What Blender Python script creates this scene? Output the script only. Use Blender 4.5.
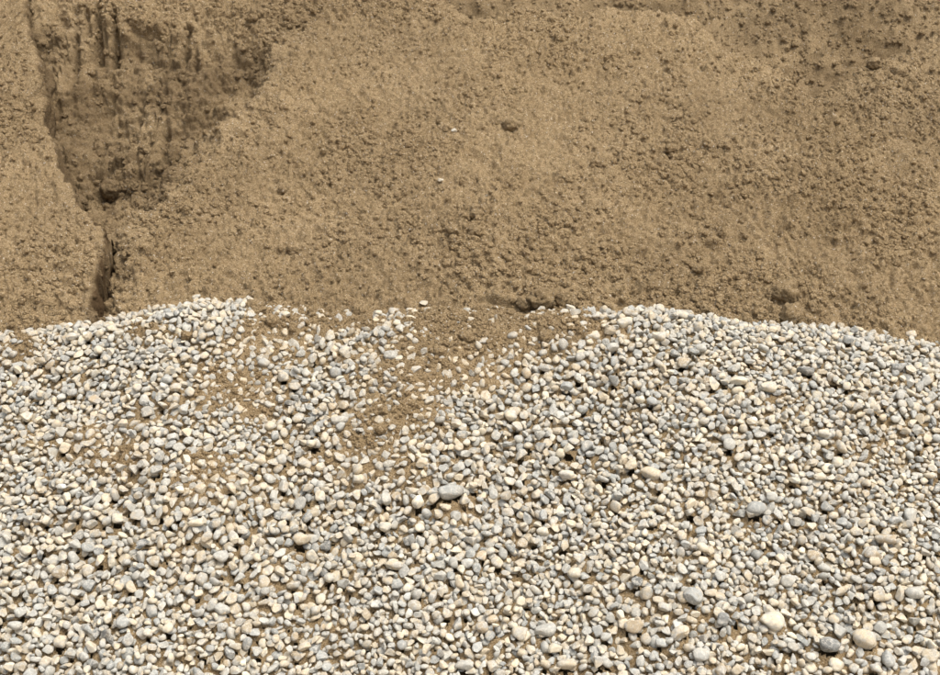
import bpy, math
import numpy as np
from mathutils import Vector

for o in list(bpy.data.objects):
    bpy.data.objects.remove(o)
scene = bpy.context.scene
COL = scene.collection
R = math.radians

# ------------------------------------------------------------------ camera
CAM_H, PITCH, HFOV = 1.75, R(20.0), R(40.0)
cam_data = bpy.data.cameras.new('camera')
cam_data.sensor_width = 36.0
cam_data.lens = 18.0 / math.tan(HFOV / 2)
cam_data.clip_start, cam_data.clip_end = 0.05, 2000.0
cam_data.dof.use_dof = True
cam_data.dof.focus_distance = 3.25
cam_data.dof.aperture_fstop = 10.0
cam = bpy.data.objects.new('camera', cam_data)
cam.location = (0, 0, CAM_H)
cam.rotation_euler = (math.pi / 2 - PITCH, 0, 0)
COL.objects.link(cam)
scene.camera = cam

# ------------------------------------------------------------------ sky, sun, exposure
SUN_DIR = Vector((0.30, -0.20, 0.93)).normalized()      # towards the sun: high, a little to the right
world = bpy.data.worlds.new('World')
scene.world = world
world.use_nodes = True
wn = world.node_tree.nodes
sky = wn.new('ShaderNodeTexSky')
sky.sky_type = 'NISHITA'
sky.sun_disc = False
sky.sun_elevation = math.asin(SUN_DIR.z)
sky.sun_rotation = math.atan2(SUN_DIR.x, SUN_DIR.y)
sky.air_density, sky.dust_density, sky.ozone_density = 1.0, 7.0, 1.0
wn['Background'].inputs['Strength'].default_value = 0.15
haze_white = wn.new('ShaderNodeHueSaturation')          # thin high cloud: the sky is whitish all over
haze_white.inputs['Saturation'].default_value = 0.45
world.node_tree.links.new(sky.outputs[0], haze_white.inputs['Color'])
world.node_tree.links.new(haze_white.outputs[0], wn['Background'].inputs['Color'])
sun_data = bpy.data.lights.new('sun', 'SUN')
sun_data.energy = 1.15
sun_data.angle = R(26.0)
sun_data.color = (1.0, 0.95, 0.87)
sun = bpy.data.objects.new('sun', sun_data)
sun.rotation_euler = SUN_DIR.to_track_quat('Z', 'Y').to_euler()
sun.location = (3, 1, 8)
COL.objects.link(sun)
scene.cycles.use_denoising = True
scene.view_settings.view_transform = 'Standard'
scene.view_settings.look = 'None'
scene.view_settings.gamma = 1.0
scene.view_settings.use_curve_mapping = False
scene.view_settings.exposure = 0.62

# ------------------------------------------------------------------ helpers
rng = np.random.default_rng(11)
FPX = 470.0 / math.tan(HFOV / 2)
CP, SP = math.cos(PITCH), math.sin(PITCH)


def ray(px, py):
    """Direction (per unit depth) through a point of the 940 x 675 photograph."""
    dx, dy = (px - 470.0) / FPX, (337.5 - py) / FPX
    return dx, CP + dy * SP, -SP + dy * CP


def project(x, y, z):
    zz = z - CAM_H
    d = y * CP - zz * SP
    u = y * SP + zz * CP
    return 470 + FPX * x / d, 337.5 - FPX * u / d, d


_perm = np.random.default_rng(3).permutation(256).astype(np.int64)
_perm = np.concatenate([_perm, _perm, _perm])
_grad = np.random.default_rng(4).normal(size=(256, 3))
_grad /= np.linalg.norm(_grad, axis=1)[:, None]


def noise3(x, y, z):
    xi, yi, zi = np.floor(x).astype(np.int64), np.floor(y).astype(np.int64), np.floor(z).astype(np.int64)
    fx, fy, fz = x - xi, y - yi, z - zi
    xi &= 255; yi &= 255; zi &= 255
    u, v, w = (f * f * f * (f * (f * 6 - 15) + 10) for f in (fx, fy, fz))
    def g(i, j, k):
        h = _grad[_perm[_perm[_perm[(xi + i) & 255] + ((yi + j) & 255)] + ((zi + k) & 255)]]
        return h[..., 0] * (fx - i) + h[..., 1] * (fy - j) + h[..., 2] * (fz - k)
    def L(a, b, t): return a + (b - a) * t
    x00 = L(g(0, 0, 0), g(1, 0, 0), u); x10 = L(g(0, 1, 0), g(1, 1, 0), u)
    x01 = L(g(0, 0, 1), g(1, 0, 1), u); x11 = L(g(0, 1, 1), g(1, 1, 1), u)
    return L(L(x00, x10, v), L(x01, x11, v), w) * 1.5


def fbm(x, y, z, octaves=3, gain=0.5):
    s, a = 0.0, 1.0
    for _ in range(octaves):
        s = s + a * noise3(x, y, z)
        x, y, z, a = x * 2.03 + 7.1, y * 2.03 + 3.7, z * 2.03 + 1.3, a * gain
    return s


def smin(a, b, k):
    return 0.5 * (a + b - np.sqrt((a - b) ** 2 + k * k))


def smax(a, b, k):
    return 0.5 * (a + b + np.sqrt((a - b) ** 2 + k * k))


def sstep(a, b, x):
    t = np.clip((x - a) / (b - a), 0, 1)
    return t * t * (3 - 2 * t)


def blur(a, r, n=2):
    for _ in range(n):
        for ax in (0, 1):
            p = np.pad(a, [(r + 1, r) if i == ax else (0, 0) for i in (0, 1)], mode='edge')
            c = np.cumsum(p, axis=ax)
            a = (c[2 * r + 1:] - c[:-2 * r - 1]) / (2 * r + 1) if ax == 0 else (c[:, 2 * r + 1:] - c[:, :-2 * r - 1]) / (2 * r + 1)
    return a


def mesh_from(name, V, F, mat, smooth=True, attrs=None):
    me = bpy.data.meshes.new(name)
    V = np.ascontiguousarray(V, dtype=np.float32)
    F = np.ascontiguousarray(F, dtype=np.int32)
    k = F.shape[1]
    me.vertices.add(len(V)); me.vertices.foreach_set('co', V.ravel())
    me.loops.add(F.size); me.loops.foreach_set('vertex_index', F.ravel())
    me.polygons.add(len(F))
    me.polygons.foreach_set('loop_start', np.arange(len(F), dtype=np.int32) * k)
    me.polygons.foreach_set('loop_total', np.full(len(F), k, dtype=np.int32))
    me.polygons.foreach_set('use_smooth', smooth if isinstance(smooth, np.ndarray) else np.full(len(F), smooth))
    for an, (typ, arr) in (attrs or {}).items():
        at = me.attributes.new(an, typ, 'POINT')
        at.data.foreach_set('color' if typ == 'FLOAT_COLOR' else 'value', np.ascontiguousarray(arr, dtype=np.float32).ravel())
    me.update(calc_edges=True)
    me.materials.append(mat)
    return me


def add(name, me, label, cat, kind=None, group=None, loc=(0, 0, 0)):
    o = bpy.data.objects.new(name, me)
    o.location = loc
    o['label'] = label
    o['category'] = cat
    if kind: o['kind'] = kind
    if group: o['group'] = group
    COL.objects.link(o)
    return o


def grid_faces(nr, nc):
    i = np.arange(nr - 1)[:, None] * nc + np.arange(nc - 1)[None, :]
    i = i.ravel()
    return np.stack([i, i + 1, i + nc + 1, i + nc], 1)


def cube_sphere(n):
    """Unit sphere from a cube cut n x n on each face (quads)."""
    pts, faces, key = [], [], {}
    t = np.tan(np.linspace(-1, 1, n + 1) * math.pi / 4)
    def vid(p):
        q = tuple(np.round(p, 6))
        if q not in key:
            key[q] = len(pts); pts.append(p)
        return key[q]
    for ax in range(3):
        for s in (-1, 1):
            ids = np.zeros((n + 1, n + 1), int)
            for i in range(n + 1):
                for j in range(n + 1):
                    p = np.zeros(3); p[ax] = s; p[(ax + 1) % 3] = t[i]; p[(ax + 2) % 3] = t[j]
                    ids[i, j] = vid(p)
            for i in range(n):
                for j in range(n):
                    f = [ids[i, j], ids[i + 1, j], ids[i + 1, j + 1], ids[i, j + 1]]
                    faces.append(f if s > 0 else f[::-1])
    P = np.array(pts)
    return P / np.linalg.norm(P, axis=1)[:, None], np.array(faces)


# ------------------------------------------------------------------ materials
def new_mat(name):
    m = bpy.data.materials.new(name)
    m.use_nodes = True
    nt = m.node_tree
    b = nt.nodes['Principled BSDF']
    b.inputs['Specular IOR Level'].default_value = 0.25
    return m, nt, b


def nd(nt, typ, **kw):
    n = nt.nodes.new(typ)
    for k, v in kw.items():
        if k.startswith('i_'):
            n.inputs[k[2:].replace('_', ' ')].default_value = v
        else:
            setattr(n, k, v)
    return n


def mixc(nt, fac, a, b, blend='MIX'):
    m = nt.nodes.new('ShaderNodeMix')
    m.data_type = 'RGBA'; m.blend_type = blend
    for k, v in ((0, fac), (6, a), (7, b)):
        if hasattr(v, 'node'): nt.links.new(v, m.inputs[k])
        elif k == 0: m.inputs[0].default_value = v
        else: m.inputs[k].default_value = (*v, 1)
    return m.outputs[2]


def rng_map(nt, val, a, b, c=0.0, d=1.0):
    m = nt.nodes.new('ShaderNodeMapRange')
    nt.links.new(val, m.inputs[0])
    for i, v in enumerate((a, b, c, d)): m.inputs[i + 1].default_value = v
    return m.outputs[0]


def noise_node(nt, scale, detail=2.0, rough=0.5, offset=(0, 0, 0)):
    g = nt.nodes.new('ShaderNodeNewGeometry')
    mp = nd(nt, 'ShaderNodeMapping')
    mp.inputs['Location'].default_value = offset
    nt.links.new(g.outputs['Position'], mp.inputs['Vector'])
    n = nd(nt, 'ShaderNodeTexNoise', i_Scale=scale, i_Detail=detail, i_Roughness=rough)
    nt.links.new(mp.outputs[0], n.inputs['Vector'])
    return n.outputs['Fac']


def sand_material(name, damp_shade_attr=None):
    m, nt, b = new_mat(name)
    big = noise_node(nt, 3.2, 4, 0.6)
    c = mixc(nt, rng_map(nt, big, 0.35, 0.65), (0.298, 0.214, 0.112), (0.358, 0.263, 0.144))
    mid = noise_node(nt, 38, 3, 0.65, (3, 1, 7))
    c = mixc(nt, rng_map(nt, mid, 0.40, 0.66, 0.0, 0.42), c, (0.25, 0.172, 0.088))
    # single grains: pale quartz, dark mineral
    fine = noise_node(nt, 300, 2, 0.6, (1, 5, 2))
    c = mixc(nt, rng_map(nt, fine, 0.54, 0.66, 0.0, 0.70), c, (0.58, 0.46, 0.30))
    fine2 = noise_node(nt, 260, 2, 0.6, (9, 2, 4))
    c = mixc(nt, rng_map(nt, fine2, 0.54, 0.66, 0.0, 0.75), c, (0.13, 0.085, 0.042))
    sp = noise_node(nt, 190, 0, 0.5, (4, 4, 4))
    c = mixc(nt, rng_map(nt, sp, 0.775, 0.80, 0.0, 0.8), c, (0.62, 0.57, 0.48))
    if damp_shade_attr:
        a = nd(nt, 'ShaderNodeAttribute', attribute_name='damp', attribute_type=damp_shade_attr)
        c = mixc(nt, a.outputs['Fac'], c, (0.085, 0.054, 0.027))  # darkens the colour for moisture and for painted shade alike
    nt.links.new(c, b.inputs['Base Color'])
    b.inputs['Roughness'].default_value = 0.95
    b.inputs['Specular IOR Level'].default_value = 0.1
    b1 = nd(nt, 'ShaderNodeBump', i_Strength=1.0, i_Distance=0.009)
    nt.links.new(noise_node(nt, 95, 4, 0.7, (2, 2, 2)), b1.inputs['Height'])
    b2 = nd(nt, 'ShaderNodeBump', i_Strength=0.9, i_Distance=0.0045)
    nt.links.new(noise_node(nt, 330, 2, 0.7, (6, 1, 3)), b2.inputs['Height'])
    nt.links.new(b1.outputs[0], b2.inputs['Normal'])
    nt.links.new(b2.outputs[0], b.inputs['Normal'])
    return m


def pebble_material():
    m, nt, b = new_mat('pebble_stone')
    tone = nd(nt, 'ShaderNodeAttribute', attribute_name='tone')
    dust = nd(nt, 'ShaderNodeAttribute', attribute_name='dust')
    # pale lime crust on the grey stones, in patches
    n1 = noise_node(nt, 62, 3, 0.6)
    add_ = nd(nt, 'ShaderNodeMath', operation='ADD')
    nt.links.new(n1, add_.inputs[0]); nt.links.new(dust.outputs['Fac'], add_.inputs[1])
    c = mixc(nt, rng_map(nt, add_.outputs[0], 0.57, 0.72, 0.0, 0.80), tone.outputs['Color'], (0.51, 0.44, 0.325))
    n4 = noise_node(nt, 48, 3, 0.6, (7, 2, 9))
    c = mixc(nt, rng_map(nt, n4, 0.47, 0.60, 0.0, 0.75), c, (0.39, 0.39, 0.362))
    n5 = noise_node(nt, 30, 3, 0.6, (2, 9, 5))
    c = mixc(nt, rng_map(nt, n5, 0.52, 0.72, 0.0, 0.45), c, (0.39, 0.32, 0.22))
    # faint veins and mottling
    n2 = noise_node(nt, 150, 4, 0.7, (5, 3, 1))
    c = mixc(nt, rng_map(nt, n2, 0.30, 0.72, 0.0, 1.0), mixc(nt, 1.0, c, (0.76, 0.74, 0.71), 'MULTIPLY'), mixc(nt, 1.0, c, (1.08, 1.07, 1.05), 'MULTIPLY'))
    # pale calcite veins, thin and broken
    nv_ = noise_node(nt, 75, 2, 0.5, (8, 6, 3))
    vd = nd(nt, 'ShaderNodeMath', operation='SUBTRACT'); vd.inputs[1].default_value = 0.5
    nt.links.new(nv_, vd.inputs[0])
    va = nd(nt, 'ShaderNodeMath', operation='ABSOLUTE'); nt.links.new(vd.outputs[0], va.inputs[0])
    c = mixc(nt, rng_map(nt, va.outputs[0], 0.012, 0.030, 0.45, 0.0), c, (0.62, 0.58, 0.49))
    n3 = noise_node(nt, 420, 2, 0.6, (1, 8, 2))
    c = mixc(nt, rng_map(nt, n3, 0.60, 0.74, 0.0, 0.35), c, (0.30, 0.25, 0.18))
    nt.links.new(c, b.inputs['Base Color'])
    b.inputs['Roughness'].default_value = 0.78
    bp = nd(nt, 'ShaderNodeBump', i_Strength=0.45, i_Distance=0.003)
    nt.links.new(noise_node(nt, 170, 4, 0.6, (3, 3, 8)), bp.inputs['Height'])
    nt.links.new(bp.outputs[0], b.inputs['Normal'])
    return m


def ground_material():
    m, nt, b = new_mat('trodden_earth')
    c = mixc(nt, rng_map(nt, noise_node(nt, 2.0, 5, 0.6), 0.35, 0.65), (0.27, 0.19, 0.11), (0.36, 0.27, 0.17))
    c = mixc(nt, rng_map(nt, noise_node(nt, 90, 3, 0.6), 0.45, 0.7, 0, 0.5), c, (0.18, 0.12, 0.07))
    nt.links.new(c, b.inputs['Base Color'])
    b.inputs['Roughness'].default_value = 0.95
    bp = nd(nt, 'ShaderNodeBump', i_Strength=0.6, i_Distance=0.02)
    nt.links.new(noise_node(nt, 40, 5, 0.6), bp.inputs['Height'])
    nt.links.new(bp.outputs[0], b.inputs['Normal'])
    return m


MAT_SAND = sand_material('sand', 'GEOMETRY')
MAT_CLOD = sand_material('sand_clod')
MAT_CRUMB = sand_material('sand_crumb', 'INSTANCER')
MAT_PEBBLE = pebble_material()
MAT_GROUND = ground_material()

# ------------------------------------------------------------------ ground
gz = -0.16
gx = np.array([-600, -60, -8, 8, 60, 600.0]); gy = np.array([-600, -60, -4, 9, 60, 600.0])
X, Y = np.meshgrid(gx, gy)
me = mesh_from('ground', np.stack([X, Y, np.full_like(X, gz)], -1).reshape(-1, 3), grid_faces(6, 6), MAT_GROUND)
add('ground', me, 'bare brown earth yard under the sand and gravel heaps', 'ground', 'structure')

# ------------------------------------------------------------------ shape of the gravel heap
M1, M2 = 0.60, 0.42                     # front and rear slope
CREST = [(-260, 392), (-120, 368), (0, 339), (60, 329), (130, 317), (190, 304), (250, 306), (310, 318), (360, 321),
         (400, 315), (450, 315), (520, 320), (560, 318), (600, 315), (640, 310), (690, 313), (760, 321), (850, 327),
         (940, 347), (1060, 366), (1200, 410)]
_cx, _cz = [], []
for px, py in CREST:
    d = ray(px, py)
    t = 3.24 / d[1]
    _cx.append(d[0] * t); _cz.append(CAM_H + d[2] * t)
_cx, _cz = np.array(_cx), np.array(_cz)


def gravel_base(x, y):
    yc = 3.24
    zc = np.interp(x, _cx, _cz) - 0.045
    t = y - yc
    r = 0.07
    z = zc - 0.5 * (M1 + M2) * (np.sqrt(t * t + r * r) - r) + 0.5 * (M1 - M2) * t
    z = z + 0.014 * noise3(x * 3.1, y * 3.1, x * 0 + 5.5) + 0.007 * noise3(x * 8, y * 8, x * 0 + 9.5)
    return z


# ------------------------------------------------------------------ shape of the sand pile
S0Y, S0Z, SM = 3.36, 0.575, 0.53


def sand_plane(x, y):
    t = y - S0Y
    return S0Z + SM * t + 0.035 * np.sin(t * 3.4) + 0.05 * noise3(x * 1.1 + 4, y * 1.1, x * 0 + 2.2) * sstep(3.3, 3.7, y)


def hit(fn, px, py, t0=3.2, t1=6.5, n=700):
    d = ray(px, py)
    t = np.linspace(t0, t1, n)
    below = (CAM_H + d[2] * t) < fn(d[0] * t, d[1] * t)
    i = int(np.argmax(below)) if below.any() else n - 1
    return d[0] * t[i], d[1] * t[i], CAM_H + d[2] * t[i]


SCREST = [(-400, -160), (-100, -110), (100, -90), (250, -75), (330, -45), (395, -18), (430, 0), (455, 13), (472, 24), (490, 21), (515, 12),
          (540, 14), (556, 21), (580, 19), (610, 14), (655, 14), (698, 20), (714, 44), (750, 62), (790, 86), (815, 100),
          (842, 88), (870, 72), (910, 54), (945, 40), (1040, 20), (1300, 0)]
_sx, _sy = [], []
for px, py in SCREST:
    h = hit(sand_plane, px, py - 5)
    _sx.append(h[0]); _sy.append(h[1])
_o = np.argsort(_sx); _sx = np.array(_sx)[_o]; _sy = np.array(_sy)[_o]


def sand_uncut(x, y):
    yc = np.interp(x, _sx, _sy)
    p = sand_plane(x, y)
    back = sand_plane(x, yc) - 0.55 * (y - yc)
    return smin(p, back, 0.05)


EDGE = [(84, 330), (89, 312), (94, 290), (101, 262), (106, 240), (88, 222), (72, 202), (58, 165), (46, 132), (40, 100), (33, 62), (27, 30), (21, 0), (14, -60)]
_e = [hit(sand_plane, px, py) for px, py in EDGE]
_ex = np.array([h[0] for h in _e]); _ey = np.array([h[1] for h in _e])
_o = np.argsort(_ey); _ex, _ey = _ex[_o], _ey[_o]


def edge_x(y):
    return np.interp(y, _ey, _ex) + 0.012 * noise3(y * 9, y * 0 + 1.5, y * 0 + 3.5) + 0.006 * noise3(y * 31, y * 0 + 1.5, y * 0 + 7.5)


# foot of the right-hand flank of the hollow (photo points on the uncut plane)
FLANK = [(138, 322), (142, 300), (145, 262), (156, 222), (190, 176), (232, 130), (282, 62), (335, 0), (350, -60)]
_f = [hit(sand_plane, px, py) for px, py in FLANK]
_fx = np.array([h[0] for h in _f]); _fy = np.array([h[1] for h in _f])
_o = np.argsort(_fy); _fx, _fy = _fx[_o], _fy[_o]


def hollow(x, y):
    xf = np.interp(y, _fy, _fx) + 0.02 * noise3(x * 5, y * 5, x * 0 + 1.1)
    u = sand_plane(x, y)
    flank = u - 1.05 * np.maximum(xf - x, -0.2) - 0.012
    t = y - S0Y
    floor = S0Z - 0.065 + 0.22 * t + 0.02 * noise3(x * 4, y * 4, x * 0 + 6.6)
    yw = 4.13 + 0.09 * noise3(x * 2.3, x * 0 + 0.5, x * 0 + 8.5)
    wall = S0Z - 0.065 + 0.22 * (yw - S0Y) + 0.96 * (y - yw)
    k = smax(smax(floor, wall, 0.05), flank, 0.055)
    k = k - 0.13 * np.exp(-(((x - edge_x(y)) - 0.015) / 0.028) ** 2) * sstep(3.95, 4.2, y) * np.clip(0.6 + 1.2 * noise3(y * 7, y * 0 + 2.5, y * 0 + 6.5), 0, 1)
    return k


def sand_z(x, y):
    u = sand_uncut(x, y)
    k = smin(u, hollow(x, y), 0.012)
    cut = sstep(-0.004, 0.012, x - edge_x(y))
    return u * (1 - cut) + k * cut


def stamps(D, n, rmin, rmax, cell, height, dens, seed, power=1.6, elong=0.35, sign=1):
    """Press n small lumps (or pits) of random outline into the displacement map D."""
    g = np.random.default_rng(seed)
    nr, nc = D.shape
    for _ in range(n):
        i, j = int(g.integers(0, nr)), int(g.integers(0, nc))
        if g.random() > dens[i, j]: continue
        r = rmin + (rmax - rmin) * g.random() ** power * 1.0
        k = int(r * 1.6 / cell) + 1
        i0, i1, j0, j1 = max(i - k, 0), min(i + k + 1, nr), max(j - k, 0), min(j + k + 1, nc)
        yy = (np.arange(i0, i1) - i)[:, None] * cell; xx = (np.arange(j0, j1) - j)[None, :] * cell
        th = g.random() * math.pi; e = 1 + elong * g.random()
        a = (xx * math.cos(th) + yy * math.sin(th)) / (r * e); b = (-xx * math.sin(th) + yy * math.cos(th)) / r * e
        ang = np.arctan2(b, a)
        w = 1 + 0.16 * np.sin(3 * ang + g.random() * 6) + 0.12 * np.sin(5 * ang + g.random() * 6)
        q = 1 - (a * a + b * b) / (w * w)
        # lumps lean out downhill, so the lower side is steeper
        q = np.clip(q, 0, 1) ** 0.5 * (1 - 0.15 * np.clip(yy / r, -1, 1) * (1 if sign > 0 else 0))
        h = q * r * height * (0.6 + 0.8 * g.random())
        if sign > 0 and g.random() < 0.6: D[i0:i1, j0:j1] -= 0.42 * r * np.exp(-((yy + 1.0 * r) / (0.28 * r)) ** 2 - (xx / (0.75 * r)) ** 2)
        if sign > 0: D[i0:i1, j0:j1] = np.maximum(D[i0:i1, j0:j1], h + 0.35 * np.where(q > 0, D[i0:i1, j0:j1], 0))
        else: D[i0:i1, j0:j1] -= h


def sand_sheet(name, zf, xs, y0, y1, rows, disp_fn, attrs_fn, mat):
    yy = np.linspace(y0, y1, 1400)
    Z = zf(*np.meshgrid(xs, yy))                      # 1400 x nc
    ds = np.sqrt(np.diff(yy)[:, None] ** 2 + np.diff(Z, axis=0) ** 2)
    s = np.vstack([np.zeros((1, len(xs))), np.cumsum(ds, axis=0)])
    P = np.zeros((rows, len(xs), 3))
    for c in range(len(xs)):
        t = np.linspace(0, s[-1, c], rows)
        P[:, c, 1] = np.interp(t, s[:, c], yy)
        P[:, c, 2] = np.interp(t, s[:, c], Z[:, c])
    P[..., 0] = xs[None, :]
    du = np.gradient(P, axis=0); dv = np.gradient(P, axis=1)
    N = np.cross(dv, du); N /= np.linalg.norm(N, axis=-1)[..., None] + 1e-12
    N = np.stack([blur(N[..., k], 3, 1) for k in range(3)], -1)
    N /= np.linalg.norm(N, axis=-1)[..., None] + 1e-12
    D = disp_fn(P, N)
    P2 = P + N * D[..., None]
    at = attrs_fn(P, N) if attrs_fn else {}
    me = mesh_from(name, P2.reshape(-1, 3), grid_faces(rows, len(xs)), mat, True, at)
    return me, P2, N


def near_disp(P, N):
    x, y, z = P[..., 0], P[..., 1], P[..., 2]
    cell = 0.0042
    hol = (sand_uncut(x, y) - z > 0.02) & (x > edge_x(y))
    holf = blur(hol.astype(float), 4)
    wall = holf * sstep(0.90, 0.76, N[..., 2])
    wx = x + 0.007 * noise3(x * 14, y * 14, z * 14); wz = z + 0.007 * noise3(x * 14 + 9, y * 14, z * 14)
    D = 0.016 * noise3(wx * 3.2, y * 3.2, wz * 3.2)
    D += 0.009 * noise3(wx * 9, y * 9, wz * 9)
    b = np.abs(noise3(wx * 22, y * 22, wz * 22)); D += 0.021 * b
    b = np.abs(noise3(wx * 48 + 3, y * 48, wz * 48)); D += 0.015 * b
    D += 0.0055 * noise3(wx * 95, y * 95, wz * 95)
    D += 0.0016 * rng.normal(size=D.shape)
    patch = noise3(x * 2.4 + 1.7, y * 2.4, z * 2.4 + 8)
    smooth = sstep(0.95, 1.15, z) * sstep(0.25, 0.45, x) * (1 - sstep(0.75, 0.95, x))      # blown-smooth hump top
    dens = np.clip(0.42 + 0.85 * patch, 0.06, 1) * (1 - 0.8 * smooth) * (1 - 0.5 * wall)
    dens = np.clip(dens + 0.35 * sstep(3.62, 3.4, y), 0, 1)
    C = np.zeros_like(D)
    stamps(C, 24000, 0.0055, 0.013, cell, 0.75, dens, 21)
    stamps(C, 3600, 0.010, 0.026, cell, 0.50, dens, 22, 2.6)
    stamps(C, 160, 0.022, 0.050, cell, 0.30, dens, 23, 2.0)
    D += C
    Q = np.zeros_like(D)
    stamps(Q, 350, 0.004, 0.010, cell, 0.9, np.clip(dens, 0, .8), 24, 1.6, 0.8, -1)
    D += Q
    # bucket-tooth grooves down the back wall of the hollow
    gro = np.zeros_like(D)
    pxg = 470 + FPX * x / (y * CP - (z - CAM_H) * SP)
    pyg = 337.5 - FPX * (y * SP + (z - CAM_H) * CP) / (y * CP - (z - CAM_H) * SP)
    for gx_, p0, p1, w, a in ((90, -20, 40, 3, .045), (100, -20, 66, 4, .08), (107, 5, 50, 2, .03), (117, 15, 68, 3.5, .07), (77, 40, 76, 3, .04), (188, 28, 62, 3, .05), (198, 50, 78, 2.5, .04), (168, 130, 165, 3.5, .04), (142, 150, 190, 4, .03)):
        gro -= a * np.exp(-((pxg - gx_ - 6 * noise3(z * 5, x * 0 + gx_, x * 0)) / w) ** 2) * sstep(p0 - 8, p0 + 8, pyg) * (1 - sstep(p1 - 6, p1 + 6, pyg))
    D += gro * holf
    D += holf * (0.055 * noise3(wx * 5, y * 5, wz * 4) + 0.022 * wall * np.abs(noise3(wx * 15, y * 3, wz * 4 + 2))
                 + 0.030 * np.abs(noise3(wx * 11 + 7, y * 11, wz * 9)) + 0.016 * noise3(wx * 26, y * 26, wz * 22))
    C2 = np.zeros_like(D)
    stamps(C2, 900, 0.010, 0.030, cell, 0.6, holf, 26, 1.8)
    D += C2
    return D


NEAR_DAMP_SHADE = []


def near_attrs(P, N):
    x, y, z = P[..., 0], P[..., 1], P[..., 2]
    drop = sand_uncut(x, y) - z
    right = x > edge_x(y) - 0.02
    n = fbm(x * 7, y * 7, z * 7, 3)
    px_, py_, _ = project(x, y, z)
    crest_light = sstep(440, 500, px_) * (1 - sstep(690, 760, px_)) * (1 - sstep(40, 110, py_ + 25 * n))  # crest painted paler, for the light its flatter top catches
    base = np.clip(0.10 + 0.16 * fbm(x * 2.1 + 9, y * 2.1, z * 2.1, 3), 0, 0.3) * (1 - crest_light)
    d = 0.58 * sstep(0.02, 0.12, drop) * right * (1 - sstep(-0.62, -0.50, x)) * np.clip(0.7 + 0.8 * n, 0, 1)  # hollow: damp sand, plus the shade of its steep face put into the colour
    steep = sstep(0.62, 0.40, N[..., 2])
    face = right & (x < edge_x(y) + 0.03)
    d = np.maximum(d, (0.75 + 0.25 * sstep(3.80, 3.65, y)) * sstep(0.80, 0.60, N[..., 2]) * face * np.clip(0.9 + 0.6 * noise3(x * 60, y * 60, z * 8), 0, 1))  # wet cut face, coloured darker still for the shade along the edge
    NEAR_DAMP_SHADE.append(np.clip(np.maximum(d, base), 0, 1))
    return {'damp': ('FLOAT', NEAR_DAMP_SHADE[0])}


xs = np.arange(-2.15, 2.15, 0.0042)
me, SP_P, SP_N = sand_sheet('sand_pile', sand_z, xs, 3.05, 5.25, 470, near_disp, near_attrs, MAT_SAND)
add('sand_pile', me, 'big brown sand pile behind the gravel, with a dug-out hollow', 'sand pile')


def bank_z(x, y):
    t = y - 4.95
    z = 0.45 + 1.25 * t + 0.10 * noise3(x * 1.2, y * 1.2, x * 0 + 1.5)
    top = 2.35 + 0.2 * noise3(x * 0.9, x * 0 + 3.3, x * 0) - 0.25 * (y - 6.6)
    return smin(z, top, 0.08)


def bank_disp(P, N):
    x, y, z = P[..., 0], P[..., 1], P[..., 2]
    D = 0.05 * noise3(x * 2.5, y * 2.5, z * 2.5) + 0.02 * noise3(x * 7, y * 7, z * 7)
    D += 0.012 * (0.28 - np.abs(noise3(x * 16, y * 16, z * 16))) + 0.006 * noise3(x * 40, y * 40, z * 40)
    D += 0.003 * rng.normal(size=D.shape)
    run = np.abs(noise3(x * 9 + 0.6 * noise3(x * 3, z * 3, y), z * 1.2, y * 0 + 3.1))
    D += 0.05 * (run - 0.25) * (1 - sstep(0.75, 0.95, x))
    dens = np.clip(0.35 + 0.9 * noise3(x * 2, y * 2, z * 2) + 0.5 * sstep(0.8, 1.2, x), 0.05, 1)
    C = np.zeros_like(D)
    stamps(C, 9000, 0.011, 0.030, 0.011, 0.5, dens, 31, 2.0)
    stamps(C, 200, 0.025, 0.06, 0.011, 0.4, dens, 32, 2.0)
    return D + C


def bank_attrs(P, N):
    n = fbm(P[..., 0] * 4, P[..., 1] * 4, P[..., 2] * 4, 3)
    return {'damp': ('FLOAT', np.clip(0.27 + 0.3 * n, 0, 0.7))}  # bank's damp and its weaker light, both painted as darker colour


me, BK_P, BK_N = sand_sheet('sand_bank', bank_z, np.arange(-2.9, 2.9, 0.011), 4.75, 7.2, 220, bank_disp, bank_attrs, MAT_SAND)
add('sand_bank', me, 'steep darker sand bank rising behind the crest of the sand pile', 'sand bank')

# ------------------------------------------------------------------ gravel: pebbles dropped one by one onto the heap
CELL = 0.0025
X0, X1, Y0, Y1 = -1.50, 1.50, 2.15, 3.46
nx, ny = int((X1 - X0) / CELL), int((Y1 - Y0) / CELL)
GX, GY = np.meshgrid(X0 + (np.arange(nx) + .5) * CELL, Y0 + (np.arange(ny) + .5) * CELL)
BASE = gravel_base(GX, GY)
# ragged bed: below the pebbles lies dusty sand
H = BASE - 0.012
SLO = np.arctan(np.gradient(blur(BASE, 8), CELL, axis=0))
ID = np.full(H.shape, -1, np.int32)


def rot_from(tilt_axis_ang, tilt, spin, slope):
    cz, sz = math.cos(spin), math.sin(spin)
    Rz = np.array([[cz, -sz, 0], [sz, cz, 0], [0, 0, 1]])
    ax = np.array([math.cos(tilt_axis_ang), math.sin(tilt_axis_ang), 0])
    K = np.array([[0, 0, ax[1]], [0, 0, -ax[0]], [-ax[1], ax[0], 0]])
    Rt = np.eye(3) + math.sin(tilt) * K + (1 - math.cos(tilt)) * (K @ K)
    c, s = math.cos(slope), math.sin(slope)
    Rx = np.array([[1, 0, 0], [0, c, -s], [0, s, c]])
    return Rx @ Rt @ Rz


PEB = []         # centre, axes, rotation, template, tone index, shade, dust


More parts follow.
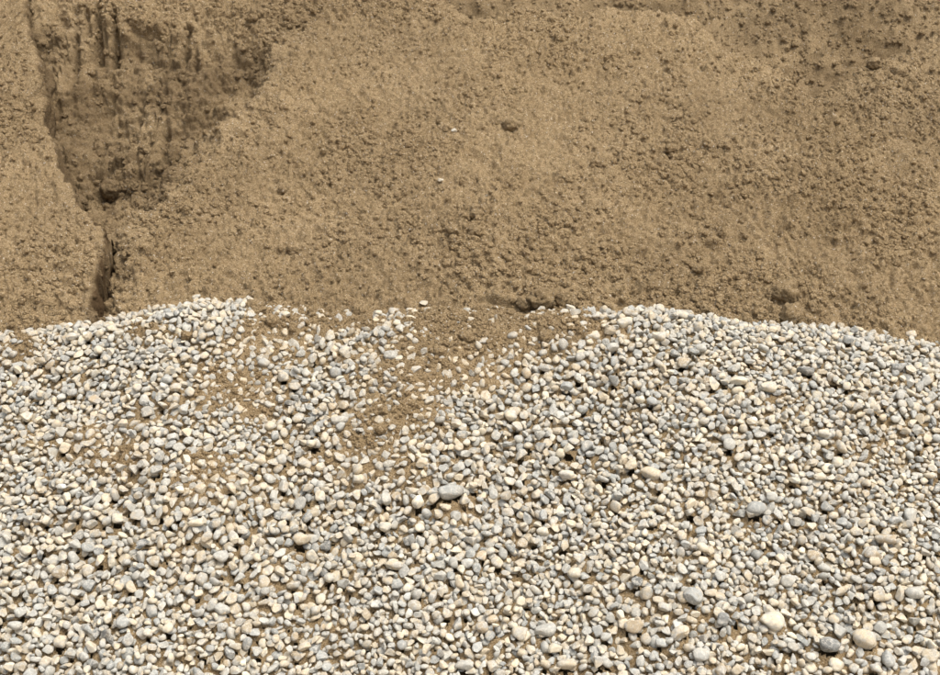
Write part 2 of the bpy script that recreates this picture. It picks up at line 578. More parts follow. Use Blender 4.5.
def drop(i, j, axes, Rm, tries, g, commit=True):
    A = (Rm * (np.array(axes) ** 2)) @ Rm.T
    Pm = np.linalg.inv(A)
    hx, hy = int(math.sqrt(A[0, 0]) / CELL) + 1, int(math.sqrt(A[1, 1]) / CELL) + 1
    dx = (np.arange(-hx, hx + 1) * CELL)[None, :]; dy = (np.arange(-hy, hy + 1) * CELL)[:, None]
    bq = Pm[0, 2] * dx + Pm[1, 2] * dy
    cq = Pm[0, 0] * dx * dx + 2 * Pm[0, 1] * dx * dy + Pm[1, 1] * dy * dy - 1
    disc = bq * bq - Pm[2, 2] * cq
    ok = disc > 0
    if not ok.any(): return None
    sq = np.sqrt(np.maximum(disc, 0))
    lo = np.where(ok, (-bq - sq) / Pm[2, 2], 1e3); up = np.where(ok, (-bq + sq) / Pm[2, 2], -1e3)
    best = None
    for t in range(tries):
        a = i + (0 if t == 0 else int(g.integers(-9, 10))); b = j + (0 if t == 0 else int(g.integers(-9, 10)))
        if a - hy < 0 or b - hx < 0 or a + hy + 1 > ny or b + hx + 1 > nx: continue
        zc = (H[a - hy:a + hy + 1, b - hx:b + hx + 1] - lo)[ok].max()
        cost = zc - BASE[a, b]
        if best is None or cost < best[0]: best = (cost, a, b, zc)
    if best is None: return None
    _, a, b, zc = best
    sl = (slice(a - hy, a + hy + 1), slice(b - hx, b + hx + 1))
    top = zc + up
    m = top > H[sl]
    H[sl] = np.where(m, top, H[sl])
    ID[sl] = np.where(m, len(PEB), ID[sl])
    return np.array([X0 + (b + .5) * CELL, Y0 + (a + .5) * CELL, zc])


TONES = {'ivory': (0.61, 0.55, 0.42), 'cream': (0.51, 0.44, 0.32), 'pale grey': (0.425, 0.42, 0.375),
         'blue-grey': (0.315, 0.325, 0.308), 'dark grey': (0.18, 0.185, 0.176), 'tan': (0.39, 0.32, 0.22)}
TN = list(TONES)
TPROB = [0.10, 0.27, 0.33, 0.24, 0.025, 0.035]
g = np.random.default_rng(77)
SLOPE = math.atan(M1)
SORT = 1 + 0.18 * noise3(GX * 2.1, GY * 2.1, GX * 0 + 3.7) + 0.15 * noise3(GX * 6, GY * 6, GX * 0 + 1.7)      # coarser and finer pockets
N_DROP, N_FILL = 23500, 15000
for k in range(N_DROP + N_FILL):
    i0, j0 = g.integers(12, ny - 12, 24), g.integers(12, nx - 12, 24)
    q = int(np.argmin(H[i0, j0] - BASE[i0, j0])) if k >= N_DROP else 0
    s = (0.0084 if k < N_DROP else 0.0072) * math.exp(g.normal(0, 0.24)) * SORT[i0[q], j0[q]]
    s = min(max(s, 0.0042), 0.0130)
    e1, e2 = 0.52 + 0.42 * g.random(), 0.30 + 0.36 * g.random()
    axes = (s * 1.2, s * e1 * 1.2, s * e2 * 1.2)
    Rm = rot_from(g.random() * 6.283, abs(g.normal(0, 0.45)), g.random() * 6.283, SLOPE)
    c = drop(int(i0[q]), int(j0[q]), axes, Rm, 7, g)
    if c is None: continue
    ti = int(g.choice(6, p=TPROB))
    PEB.append([c, axes, Rm, int(g.integers(0, 48)), ti, g.normal(0, 0.13), g.random(), None])

ID_FIRST, H_FIRST = ID.copy(), H.copy()
# pebbles that stand out in the photograph: photo position, size across and down, tilt in the picture, tone
FEATURED = [
    (773, 615, 23, 28, 20, 'ivory'), (756, 513, 24, 18, 15, 'blue-grey'), (693, 598, 23, 21, -20, 'blue-grey'), (702, 551, 17, 11, -30, 'ivory'),
    (703, 563, 12, 11, 0, 'ivory'), (720, 574, 14, 14, 0, 'pale grey'), (789, 581, 20, 14, 0, 'pale grey'), (872, 551, 20, 17, 0, 'tan'),
    (886, 537, 27, 11, 0, 'tan'), (910, 515, 14, 19, 90, 'pale grey'), (864, 641, 28, 21, -15, 'cream'), (836, 667, 18, 16, 0, 'ivory'),
    (887, 658, 14, 24, 90, 'blue-grey'), (680, 629, 24, 14, 35, 'cream'), (634, 629, 22, 15, 0, 'tan'), (651, 470, 25, 14, 0, 'cream'),
    (661, 450, 13, 10, 0, 'ivory'), (814, 554, 17, 13, 0, 'tan'), (828, 650, 25, 16, -10, 'dark grey'), (450, 499, 31, 15, 10, 'blue-grey'),
    (386, 529, 15, 14, 20, 'ivory'), (359, 481, 14, 11, 0, 'ivory'), (395, 564, 23, 10, 5, 'cream'), (464, 667, 22, 12, 0, 'pale grey'),
    (574, 575, 15, 12, 10, 'ivory'), (521, 629, 20, 18, 30, 'cream'), (545, 629, 27, 17, 10, 'pale grey'), (543, 527, 14, 10, 0, 'ivory'),
    (482, 629, 15, 14, 0, 'tan'), (567, 668, 23, 11, 5, 'cream'), (320, 498, 12, 12, 0, 'ivory'), (554, 646, 17, 14, 20, 'ivory'),
    (474, 488, 11, 9, 0, 'cream'), (567, 474, 19, 9, 0, 'ivory'), (26, 547, 14, 13, 0, 'ivory'), (112, 602, 13, 10, 0, 'ivory'),
    (119, 584, 13, 12, 0, 'cream'), (99, 550, 12, 10, 0, 'dark grey'), (61, 646, 15, 15, 0, 'cream'), (15, 629, 18, 12, 0, 'pale grey'),
    (123, 619, 15, 14, 0, 'blue-grey'), (169, 631, 13, 14, 0, 'ivory'), (221, 559, 17, 14, 20, 'pale grey'), (223, 603, 19, 14, -10, 'pale grey'),
    (302, 551, 21, 12, 10, 'cream'), (196, 523, 19, 9, 10, 'ivory'), (201, 464, 10, 9, 0, 'ivory'), (245, 487, 10, 11, 0, 'ivory'),
    (312, 452, 13, 10, 20, 'ivory'), (235, 620, 14, 7, 30, 'ivory'), (261, 464, 14, 11, 0, 'cream'), (768, 389, 20, 15, 15, 'ivory'),
    (738, 377, 21, 10, 0, 'ivory'), (659, 338, 17, 13, 5, 'ivory'), (700, 349, 14, 12, 0, 'pale grey'), (683, 367, 16, 12, 10, 'tan'),
    (685, 311, 23, 8, -15, 'ivory'), (722, 374, 9, 8, 0, 'ivory'), (821, 350, 13, 10, 0, 'pale grey'), (806, 368, 20, 11, -15, 'dark grey'),
    (899, 365, 19, 11, 25, 'dark grey'), (767, 376, 10, 10, 0, 'blue-grey'), (927, 370, 19, 8, -10, 'ivory'), (824, 435, 14, 9, 0, 'ivory'),
    (627, 312, 13, 9, 0, 'tan'), (445, 331, 26, 7, 32, 'pale grey'), (593, 339, 17, 14, 30, 'ivory'), (624, 327, 20, 12, 25, 'ivory'),
    (391, 353, 17, 13, 0, 'blue-grey'), (336, 328, 10, 8, 0, 'pale grey'), (456, 356, 12, 7, 75, 'ivory'), (511, 416, 14, 13, 0, 'ivory'),
    (451, 414, 10, 9, 0, 'ivory'), (567, 386, 14, 11, 0, 'blue-grey'), (528, 356, 11, 9, 0, 'ivory'), (583, 406, 13, 9, 0, 'blue-grey'),
    (339, 418, 21, 10, 10, 'pale grey'), (456, 428, 12, 11, 0, 'cream'), (72, 337, 13, 10, 0, 'cream'), (119, 330, 11, 8, 30, 'ivory'),
    (99, 354, 11, 9, 0, 'ivory'), (41, 397, 10, 9, 0, 'cream'), (60, 373, 11, 7, 0, 'ivory'), (155, 435, 13, 8, 0, 'ivory'),
    (271, 424, 14, 12, 0, 'ivory'), (286, 314, 10, 8, 0, 'ivory'), (138, 358, 10, 8, 0, 'dark grey'), (149, 313, 10, 8, 0, 'ivory'),
    (167, 378, 12, 10, 0, 'blue-grey'), (295, 390, 13, 10, 0, 'cream'), (640, 398, 12, 9, 0, 'ivory'), (477, 321, 9, 7, 40, 'ivory'),
    (410, 316, 11, 7, 0, 'ivory'), (379, 315, 9, 8, 0, 'ivory'), (543, 320, 12, 10, 0, 'ivory'), (640, 311, 12, 11, 60, 'ivory'),
    (612, 352, 14, 11, 30, 'pale grey'), (700, 655, 20, 16, 0, 'pale grey'), (915, 590, 22, 15, 10, 'pale grey'), (930, 655, 20, 16, -10, 'cream'),
]


def hit_grid(px, py):
    d = ray(px, py)
    t = np.linspace(2.4, 3.9, 1500)
    x, y, z = d[0] * t, d[1] * t, CAM_H + d[2] * t
    i = np.clip(((y - Y0) / CELL).astype(int), 0, ny - 1); j = np.clip(((x - X0) / CELL).astype(int), 0, nx - 1)
    b = (z < H[i, j] + 0.004) & (y > Y0) & (y < Y1)
    k = int(np.argmax(b)) if b.any() else 900
    return i[k], j[k], t[k]


for (px, py, w, h, ang, tone) in FEATURED:
    i, j, dep = hit_grid(px, py + h * 0.15)
    a, b = 0.43 * max(w, h) * dep / FPX, 0.43 * min(w, h) * dep / FPX
    if h > w: ang = ang if ang else 90
    thick = min(b * 1.05, a * 0.62)
    # lie roughly in the slope, long axis as in the picture
    Rm = rot_from(g.random() * 6.283, abs(g.normal(0, 0.12)), R(ang), float(SLO[i, j]) * 0.8)
    before = H[max(i - 10, 0):i + 10, j - 10:j + 10].copy()
    i2 = max(i, 14)
    # the stone it replaces sinks away: press the bed down a little first
    k = int(a * 0.8 / CELL)
    sl = (slice(max(i2 - k, 0), i2 + k + 1), slice(max(j - k, 0), j + k + 1))
    H[sl] = np.minimum(H[sl], H[sl] * 0 + BASE[sl] + (np.median(H[sl] - BASE[sl]) - thick * 0.55))
    c = drop(i2, j, (a, b * 1.04, thick), Rm, 1, g)
    if c is None: continue
    c[2] -= 0.4 * thick
    PEB.append([c, (a, b * 1.04, thick), Rm, int(g.integers(0, 9)) * 5 + int(g.integers(3, 5)), TN.index(tone), 0.02, 0.30 if 'grey' in tone else 0.5, (px, py, w, h)])

print('pebbles dropped', len(PEB), 'mean depth', (H - BASE).mean())

# ---- sand that ran down over the gravel
SPILL = [(470, 338, 75, 22, 1.0), (430, 372, 55, 22, .85), (396, 410, 42, 24, .82), (368, 446, 32, 18, .75), (345, 470, 22, 10, .65), (540, 326, 62, 13, 1.0),
         (495, 318, 95, 9, 1.1), (515, 345, 40, 14, .7), (330, 322, 55, 8, 1.0), (275, 325, 38, 15, .85), (262, 348, 40, 18, .65), (232, 388, 36, 26, .68),
         (252, 410, 24, 14, .7), (150, 330, 28, 8, .6), (95, 313, 36, 5, 1.0), (190, 300, 60, 4, .6), (25, 350, 22, 9, .8), (5, 333, 40, 5, .7), (85, 430, 16, 8, .65),
         (112, 458, 42, 13, .6), (212, 470, 42, 20, .6), (205, 492, 30, 11, .5), (30, 440, 26, 8, .4), (400, 470, 32, 10, .65), (866, 450, 25, 9, .42),
         (480, 380, 30, 14, .55), (150, 418, 30, 10, .40), (350, 350, 30, 12, .42), (300, 452, 26, 9, .38), (640, 600, 30, 10, .25), (340, 620, 40, 10, .28)]
H_REST = H; H = np.maximum(H, H_FIRST)
PXg, PYg, DEPg = project(GX, GY, H)
MASK = np.zeros_like(H)
for (px, py, rx, ry, s) in SPILL:
    MASK = np.maximum(MASK, s * np.exp(-0.5 * (((PXg - px) / rx) ** 2 + ((PYg - py) / ry) ** 2) ** 1.3))
nz = noise3(GX * 20, GY * 20, GX * 0 + 1.5)
nz2 = noise3(GX * 55, GY * 55, GX * 0 + 4.5)
HB = blur(H, 6, 2)
FILL = HB - 0.0108 + 0.0215 * np.clip(MASK * 1.12, 0, 1.12) + (0.006 * nz + 0.0025 * nz2) * sstep(0.05, 0.4, MASK) + 0.0015 * nz2
C = np.zeros_like(H)
stamps(C, 4200, 0.004, 0.013, CELL, 0.75, np.clip(MASK * 1.1, 0, 1), 41, 1.8)
FILL += C + 0.0007 * rng.normal(size=H.shape)
st = 2
F2, H2 = FILL[::st, ::st], H[::st, ::st]
nr, nc = F2.shape
V = np.stack([GX[::st, ::st], GY[::st, ::st], F2], -1).reshape(-1, 3)
faces = grid_faces(nr, nc)
show = (F2 > H2 - 0.02).ravel()
faces = faces[show[faces].any(1)]
used, inv = np.unique(faces, return_inverse=True)
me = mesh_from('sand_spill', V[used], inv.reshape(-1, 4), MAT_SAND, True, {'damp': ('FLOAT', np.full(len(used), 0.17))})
add('sand_spill', me, 'brown sand run down between and over the pebbles of the gravel heap', 'sand', 'stuff')

# bed of the heap beyond the pebbles
bx = np.linspace(-2.6, 2.6, 130); by = np.linspace(1.9, 3.9, 60)
BX, BY = np.meshgrid(bx, by)
BZ = gravel_base(BX, BY) - 0.035
me = mesh_from('gravel_terrain', np.stack([BX, BY, BZ], -1).reshape(-1, 3), grid_faces(60, 130), MAT_CLOD)
add('terrain_under_gravel', me, 'sandy bed sloping up beneath the gravel', 'terrain', 'structure')

# ---- pebble shapes
def pebble_templates(n, count, seed):
    P, F = cube_sphere(n)
    gg = np.random.default_rng(seed)
    out = []
    for ti in range(count):
        ang = ti % 5 < 3                                      # three in five are chipped and angular
        e = 1.0 + 0.35 * gg.random()                         # a little boxier than an ellipsoid
        Q = P / (np.abs(P) ** (2 * e)).sum(1)[:, None] ** (1 / (2 * e))
        o = gg.random(3) * 50
        Q = Q * (1 + 0.24 * noise3(P[:, 0] * 1.1 + o[0], P[:, 1] * 1.1 + o[1], P[:, 2] * 1.1 + o[2])
                 + 0.09 * noise3(P[:, 0] * 2.4 + o[1], P[:, 1] * 2.4 + o[2], P[:, 2] * 2.4 + o[0]))[:, None]
        for _c in range(int(gg.integers(3, 9)) + (4 if ang else 0)):             # worn broken faces
            d = gg.normal(size=3); d /= np.linalg.norm(d)
            lim = (0.46 + 0.30 * gg.random()) if ang else (0.56 + 0.32 * gg.random())
            ex = np.maximum(Q @ d - lim, 0)
            Q = Q - (ex * (1.0 if ang else 0.86 + 0.12 * gg.random()))[:, None] * d
        Q[:, 2] *= 1 + 0.25 * gg.normal() * 0.3 * Q[:, 0]
        ctr = (Q.max(0) + Q.min(0)) / 2
        Q = (Q - ctr) / ((Q.max(0) - Q.min(0)) / 2) * 1.03
        out.append(Q)
    return out, F


TPL, TF = pebble_templates(3, 48, 5)      # two templates in five get flat facets (see smooth below)
TPLH, TFH = pebble_templates(6, 48, 5)


def pebble_geo(p, hi=False):
    Q = (TPLH if hi else TPL)[p[3]]
    return (Q * np.array(p[1])) @ p[2].T


def pebble_tone(p):
    c = np.array(TONES[TN[p[4]]]) * math.exp(p[5])
    i, j = int((p[0][1] - Y0) / CELL), int((p[0][0] - X0) / CELL)
    m = min(0.45, 0.5 * float(MASK[min(max(i, 0), ny - 1), min(max(j, 0), nx - 1)]))     # sand dust left on stones in the spill
    return c * (1 - m) + np.array((0.36, 0.275, 0.16)) * m


# visible share of each pebble
ok = (PXg > 0) & (PXg < 940) & (PYg > 285) & (PYg < 675) & (H > FILL) & (GY < 3.30) & (ID >= 0)
own_all = np.bincount(ID[(ID >= 0) & (H > FILL - 0.003)], minlength=len(PEB))
own = np.bincount(ID[ok], weights=1.0 / DEPg[ok] ** 2, minlength=len(PEB))
own_all = np.maximum(own_all, np.bincount(ID_FIRST[(ID_FIRST >= 0) & (H_FIRST > FILL - 0.003)], minlength=len(PEB)))
feat = [k for k, p in enumerate(PEB) if p[7]]
rest = [k for k in np.argsort(-own) if not PEB[k][7]]
single = [k for k in feat if own[k] > 0] + [int(k) for k in rest[:284 - len(feat)]]
sset = set(single)

# ---- the 300 largest pebbles: each a thing of its own
ROWS = [(0, 345, 'on the crest'), (345, 420, 'high on the slope'), (420, 500, 'halfway down the slope'), (500, 590, 'low on the slope'), (590, 900, 'at the foot')]
COLS = [(-99, 110, 'below the cut edge'), (110, 240, 'below the hollow'), (240, 360, 'left of the spill'), (360, 490, 'below the sand spill'), (490, 610, 'right of the spill'), (610, 730, 'between spill and clods'), (730, 840, 'below the paired clods'), (840, 2000, 'right of the clods')]
infos = []
for k in single:
    p = PEB[k]
    px, py, dep = project(*p[0])
    a, b, c = p[1]
    size = 'large ' if a > 0.0225 else 'small ' if a < 0.0125 else ''
    shape = 'long' if b / a < 0.62 else 'flat' if c / a < 0.55 else 'round' if b / a > 0.86 else 'oval'
    row = next(r[2] for r in ROWS if r[0] <= py < r[1]); col = next(r[2] for r in COLS if r[0] <= px < r[1])
    infos.append([k, px, py, f'{size}{shape} {TN[p[4]]} pebble {row}, {col}'])
from collections import defaultdict
same = defaultdict(list)
for it in infos: same[it[3]].append(it)
ORD = ['leftmost', 'second from left', 'third from left', 'fourth from left', 'fifth from left', 'sixth from left', 'seventh from left', 'eighth from left', 'ninth from left']
for lab, its in same.items():
    if len(its) > 1:
        its.sort(key=lambda t: t[1])
        for q, it in enumerate(its): it[3] = lab + ', ' + ORD[min(q, 8)]
for k, px, py, lab in infos:
    p = PEB[k]
    Vp = pebble_geo(p, True)
    n = len(Vp)
    me = mesh_from('pebble', Vp, TFH, MAT_PEBBLE, True,
                   {'tone': ('FLOAT_COLOR', np.tile(np.append(pebble_tone(p), 1.0), (n, 1))), 'dust': ('FLOAT', np.full(n, (p[6] - 0.5) * 0.55))})
    add('pebble', me, lab, 'pebble', None, 'larger pebbles on the gravel heap', tuple(p[0]))

# ---- all other pebbles: one mass; those nearly buried or well outside the picture are cut coarser
TPLC, TFC = pebble_templates(2, 48, 5)
keep = [k for k in range(len(PEB)) if own_all[k] > 7 and k not in sset]
ppx, ppy, _d = project(*np.array([PEB[k][0] for k in keep]).T)
coarse = (own_all[keep] < 17) | (ppx < -50) | (ppx > 990) | (ppy > 715) | np.array([PEB[k][0][1] > 3.34 for k in keep])
VL, FL, TL, DL, SL_, base_v = [], [], [], [], [], 0
for q, k in enumerate(keep):
    p = PEB[k]
    T, F_ = (TPLC, TFC) if coarse[q] else (TPL, TF)
    Vp = (T[p[3]] * np.array(p[1])) @ p[2].T + p[0]
    VL.append(Vp); FL.append(F_ + base_v); base_v += len(Vp)
    TL.append(np.tile(np.append(pebble_tone(p), 1.0), (len(Vp), 1))); DL.append(np.full(len(Vp), (p[6] - 0.5) * 0.55))
    SL_.append(np.full(len(F_), p[3] % 5 >= 3 or bool(coarse[q])))
me = mesh_from('gravel', np.concatenate(VL), np.concatenate(FL), MAT_PEBBLE, np.concatenate(SL_),
               {'tone': ('FLOAT_COLOR', np.concatenate(TL)), 'dust': ('FLOAT', np.concatenate(DL))})
add('gravel', me, 'heap of small cream and grey rounded pebbles in front of the sand', 'gravel', 'stuff')
print('gravel pebbles', len(keep), 'coarse', int(coarse.sum()), 'singles', len(single))

# ------------------------------------------------------------------ clods of sand
def clod_mesh(r, seed, flat=0.75, n=9):
    P, F = cube_sphere(n)
    gg = np.random.default_rng(seed)
    o = gg.random(3) * 60
    d = 0.22 * noise3(P[:, 0] * 1.3 + o[0], P[:, 1] * 1.3 + o[1], P[:, 2] * 1.3 + o[2])
    d += 0.42 * (np.abs(noise3(P[:, 0] * 2.2 + o[0], P[:, 1] * 2.2 + o[1], P[:, 2] * 2.2 + o[2])) - 0.3)
    d += 0.16 * noise3(P[:, 0] * 6 + o[0], P[:, 1] * 6 + o[1], P[:, 2] * 6 + o[2])
    Q = P * (1 + d)[:, None] * r * np.array([1.12, 0.95, flat])
    return Q, F


SPf = SP_P.reshape(-1, 3)
spx, spy, spd = project(SPf[:, 0], SPf[:, 1], SPf[:, 2])


def sand_at(px, py):
    m = (np.abs(spx - px) < 3) & (np.abs(spy - py) < 3)
    idx = np.nonzero(m)[0]
    if len(idx) == 0: idx = [int(np.argmin((spx - px) ** 2 + (spy - py) ** 2))]
    return SPf[idx[int(np.argmin(spd[idx]))]]


CLODS = [  # photo x, y, width in px, label, on gravel?
    (787, 291, 25, 'big brown sand clod with a dark gap beneath, upper of the pair', 0),
    (795, 314, 24, 'rounded sand clod touching the gravel crest, lower of the pair', 0),
    (811, 304, 12, 'small sand clod just right of the paired clods', 0),
    (541, 297, 26, 'largest lumpy sand clod at the pile foot above the spill', 0),
    (561, 296, 20, 'sand clod right beside the largest lumpy foot clod', 0),
    (523, 302, 16, 'sand clod left beside the largest lumpy foot clod', 0),
    (574, 302, 13, 'sand clod at the right end of the foot clod cluster', 0),
    (514, 122, 17, 'flat sand clod standing out high on the middle of the pile', 0),
    (283, 188, 12, 'sand clod alone on the flank right of the hollow', 0),
    (292, 246, 14, 'sand clod low on the flank above the gravel', 0),
    (453, 228, 13, 'lower left sand clod of the group in mid slope', 0),
    (473, 228, 15, 'lower right sand clod of the group in mid slope', 0),
    (475, 212, 12, 'topmost sand clod of the group in mid slope', 0),
    (108, 186, 20, 'block of damp sand lying in the dug-out hollow', 0),
    (255, 308, 22, 'sand clod resting on the gravel edge beside white stones', 1),
    (273, 322, 14, 'sand clod just below the white stones at gravel edge', 1),
    (440, 352, 13, 'sand clod in the middle of the spill on gravel', 1),
    (466, 336, 15, 'sand clod at the top of the spill on gravel', 1),
    (384, 410, 11, 'sand clod in the lower part of the spill on gravel', 1),
    (381, 429, 10, 'lowest sand clod of the spill on gravel', 1),
    (546, 337, 14, 'sand clod at the right end of the spill on gravel', 1),
    (186, 335, 11, 'sand clod on pebbles below the hollow', 1),
    (700, 268, 10, 'small sand clod on the smooth slope above the crest', 0),
    (872, 62, 14, 'sand clod on the saddle crest before the dark bank', 0),
    (897, 70, 15, 'wider sand clod on the saddle crest before the dark bank', 0),
    (668, 150, 11, 'sand clod on the upper slope below the smooth hump', 0),
    (595, 160, 10, 'small sand clod in the upper middle of the slope', 0),
]
for q, (px, py, w, lab, onv) in enumerate(CLODS):
    if onv:
        i, j, dep = hit_grid(px, py)
        c = np.array([GX[i, j], GY[i, j], max(H[i, j], FILL[i, j])])
    else:
        c = sand_at(px, py)
        dep = project(*c)[2]
    r = 0.5 * w * dep / FPX * 1.05
    Q, F = clod_mesh(r, 200 + q, 0.88)
    th = rng.random() * 6.28
    Rz = np.array([[math.cos(th), -math.sin(th), 0], [math.sin(th), math.cos(th), 0], [0, 0, 1]])
    me = mesh_from('sand_clod', Q @ Rz.T, F, MAT_SAND, True, {'damp': ('FLOAT', np.full(len(Q), 0.5 if 'damp' in lab else 0.15))})  # the hollow's block takes the painted darkening of the sand around it
    add('sand_clod', me, lab, 'sand clod', None, 'clods of sand', (c[0], c[1], c[2]))

# white stones on the sand
STRAY = [(198, 295, 8), (424, 303, 9), (569, 307, 10), (345, 310, 7)]
SL = ['white stone on sand directly above the gravel at the hollow', 'stray stone on sand left above the spill',
      'stray stone just below the foot clod cluster', 'small stray stone on sand between hollow and spill']
for px, py, w, lab in [(a, b, c, l) for (a, b, c), l in zip(STRAY, SL)] + [(443, 179, 6, 'tiny white stone on bare sand in mid slope'), (457, 129, 6, 'tiny white stone high on the sand slope')]:
    c = sand_at(px, py); r = 0.5 * w * project(*c)[2] / FPX
    n = len(TPLH[0])
    me = mesh_from('pebble', TPLH[int(px) % 48] * np.array([r, r * .7, r * .6]), TFH, MAT_PEBBLE, True,
                   {'tone': ('FLOAT_COLOR', np.tile((0.55, 0.49, 0.38, 1.0), (n, 1))), 'dust': ('FLOAT', np.zeros(n))})
    add('pebble', me, lab, 'pebble', None, 'white stones on the sand', (c[0], c[1], c[2] + r * 0.35))

# ------------------------------------------------------------------ loose crumbs of sand
def crumb_nodes(mat):
    ng = bpy.data.node_groups.new('crumb_scatter', 'GeometryNodeTree')
    ng.interface.new_socket('Geometry', in_out='INPUT', socket_type='NodeSocketGeometry')
    ng.interface.new_socket('Geometry', in_out='OUTPUT', socket_type='NodeSocketGeometry')
    N, L = ng.nodes, ng.links
    gi, go = N.new('NodeGroupInput'), N.new('NodeGroupOutput')
    join = N.new('GeometryNodeJoinGeometry')
    for k in range(8):
        ico = N.new('GeometryNodeMeshIcoSphere'); ico.inputs['Radius'].default_value = 1.0; ico.inputs['Subdivisions'].default_value = 3
        pos = N.new('GeometryNodeInputPosition')
        off = N.new('ShaderNodeVectorMath'); off.operation = 'ADD'; off.inputs[1].default_value = (k * 7.3, k * 3.1, k * 5.7)
        nz_ = N.new('ShaderNodeTexNoise'); nz_.inputs['Scale'].default_value = 1.15; nz_.inputs['Detail'].default_value = 3.0; nz_.inputs['Roughness'].default_value = 0.62
        sub = N.new('ShaderNodeMath'); sub.operation = 'SUBTRACT'; sub.inputs[1].default_value = 0.5
        mul = N.new('ShaderNodeVectorMath'); mul.operation = 'SCALE'
        amp = N.new('ShaderNodeMath'); amp.operation = 'MULTIPLY'; amp.inputs[1].default_value = 1.7
        sp = N.new('GeometryNodeSetPosition'); sm = N.new('GeometryNodeSetMaterial'); sm.inputs['Material'].default_value = mat
        gti = N.new('GeometryNodeGeometryToInstance')
        L.new(pos.outputs[0], off.inputs[0]); L.new(off.outputs[0], nz_.inputs['Vector']); L.new(nz_.outputs[0], sub.inputs[0])
        L.new(sub.outputs[0], amp.inputs[0]); L.new(pos.outputs[0], mul.inputs[0]); L.new(amp.outputs[0], mul.inputs['Scale'])
        L.new(ico.outputs['Mesh'], sp.inputs['Geometry']); L.new(mul.outputs[0], sp.inputs['Offset'])
        L.new(sp.outputs[0], sm.inputs['Geometry']); L.new(sm.outputs[0], gti.inputs[0]); L.new(gti.outputs[0], join.inputs[0])
    iop = N.new('GeometryNodeInstanceOnPoints'); iop.inputs['Pick Instance'].default_value = True
    ri = N.new('FunctionNodeRandomValue'); ri.data_type = 'INT'; ri.inputs[4].default_value = 0; ri.inputs[5].default_value = 7
    rv = N.new('FunctionNodeRandomValue'); rv.data_type = 'FLOAT_VECTOR'; rv.inputs[1].default_value = (6.28, 6.28, 6.28)
    na = N.new('GeometryNodeInputNamedAttribute'); na.data_type = 'FLOAT'; na.inputs['Name'].default_value = 'size'
    L.new(gi.outputs[0], iop.inputs['Points']); L.new(join.outputs[0], iop.inputs['Instance'])
    L.new(ri.outputs[2], iop.inputs['Instance Index']); L.new(rv.outputs[0], iop.inputs['Rotation']); L.new(na.outputs[0], iop.inputs['Scale'])
    L.new(iop.outputs[0], go.inputs[0])
    return ng


SNf = SP_N.reshape(-1, 3)
lowf = noise3(SPf[:, 0] * 2.4 + 1.7, SPf[:, 1] * 2.4, SPf[:, 2] * 2.4 + 8)
midf = noise3(SPf[:, 0] * 9, SPf[:, 1] * 9, SPf[:, 2] * 9)
inhol = ((SPf[:, 0] > edge_x(SPf[:, 1])) & (sand_uncut(SPf[:, 0], SPf[:, 1]) - SPf[:, 2] > 0.03)).astype(float)
smoothtop = sstep(0.95, 1.15, SPf[:, 2]) * sstep(0.25, 0.45, SPf[:, 0]) * (1 - sstep(0.75, 0.95, SPf[:, 0]))
dn = np.clip(0.45 + 0.8 * lowf + 0.7 * midf, 0.06, 1.3) * np.where(inhol > 0, np.where(SPf[:, 1] > 4.15, 0.3, 0.9), 1) * (1 - 0.8 * np.exp(-((SPf[:, 0] - edge_x(SPf[:, 1]) - 0.01) / 0.03) ** 2)) * (1 - 0.7 * smoothtop) * ((spx > -90) & (spx < 1030) & (spy > -30))
cen, siz, damp_shd = [], [], []
DAMP_SHADEf = NEAR_DAMP_SHADE[0].ravel()
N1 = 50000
idx = rng.choice(len(SPf), N1, p=dn / dn.sum())
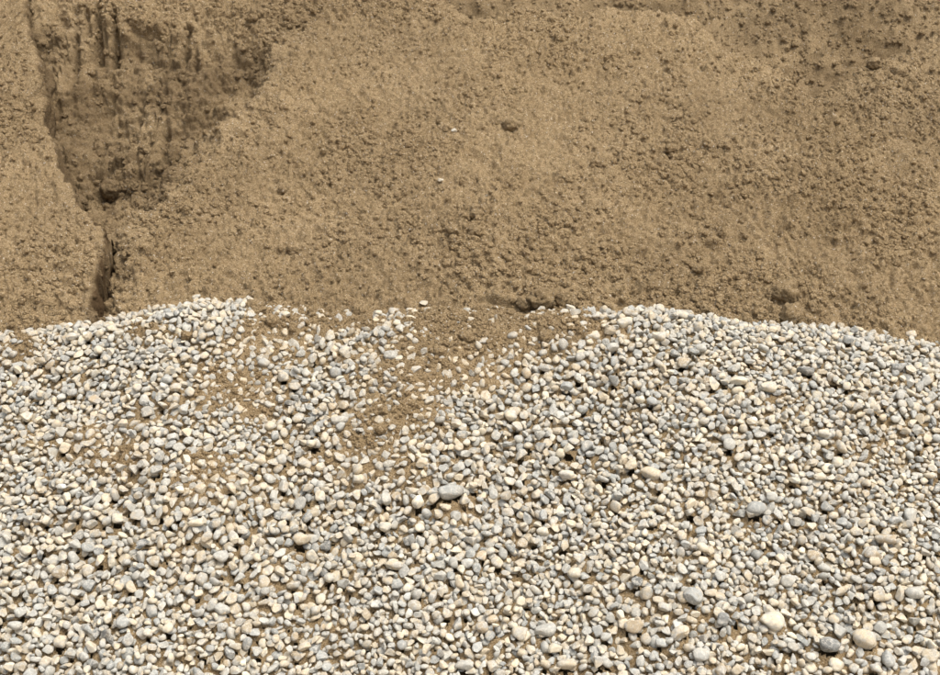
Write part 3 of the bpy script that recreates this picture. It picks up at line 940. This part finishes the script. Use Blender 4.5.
sz = 0.0026 + 0.0078 * rng.random(N1) ** 2.6 * np.clip(0.9 + 0.6 * lowf[idx], 0.5, 1.4) * (1 + 0.3 * inhol[idx])
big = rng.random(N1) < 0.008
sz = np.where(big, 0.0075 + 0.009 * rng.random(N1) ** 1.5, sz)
cen.append(SPf[idx] - SNf[idx] * (sz * 0.38)[:, None]); siz.append(sz); damp_shd.append(DAMP_SHADEf[idx] * 0.85)
BKf = BK_P.reshape(-1, 3); BNf = BK_N.reshape(-1, 3)
bpx, bpy_, _d = project(BKf[:, 0], BKf[:, 1], BKf[:, 2])
bm_ = np.nonzero((bpx > -60) & (bpx < 1000) & (bpy_ > -30) & (bpy_ < 120))[0]
idx = rng.choice(bm_, 7000)
sz = 0.004 + 0.010 * rng.random(7000) ** 3.0
cen.append(BKf[idx] + BNf[idx] * (sz * -0.4)[:, None]); siz.append(sz); damp_shd.append(np.full(7000, 0.24))  # bank crumbs share the bank's painted darkening
cells = np.argwhere((MASK > 0.15) & (FILL > H - 0.001) & (rng.random(MASK.shape) < 0.16 * MASK))
if len(cells):
    i, j = cells[:, 0], cells[:, 1]
    sz = 0.0016 + 0.006 * rng.random(len(cells)) ** 3.2
    cen.append(np.stack([GX[i, j], GY[i, j], np.maximum(H[i, j], FILL[i, j]) + sz * 0.1], 1)); siz.append(sz); damp_shd.append(np.full(len(sz), 0.15))
cen, siz = np.concatenate(cen), np.concatenate(siz)
me = bpy.data.meshes.new('sand_crumbs')
me.vertices.add(len(cen)); me.vertices.foreach_set('co', cen.astype(np.float32).ravel())
at = me.attributes.new('size', 'FLOAT', 'POINT'); at.data.foreach_set('value', siz.astype(np.float32))
at = me.attributes.new('damp', 'FLOAT', 'POINT'); at.data.foreach_set('value', np.concatenate(damp_shd).astype(np.float32))
me.materials.append(MAT_CRUMB)
o = add('sand_crumbs', me, 'loose crumbs of brown sand strewn over the pile and spill', 'sand', 'stuff')
md = o.modifiers.new('scatter', 'NODES'); md.node_group = crumb_nodes(MAT_CRUMB)
print('crumbs', len(cen), 'tris', sum(len(o.data.loops) - 2 * len(o.data.polygons) for o in bpy.data.objects if o.type == 'MESH'))
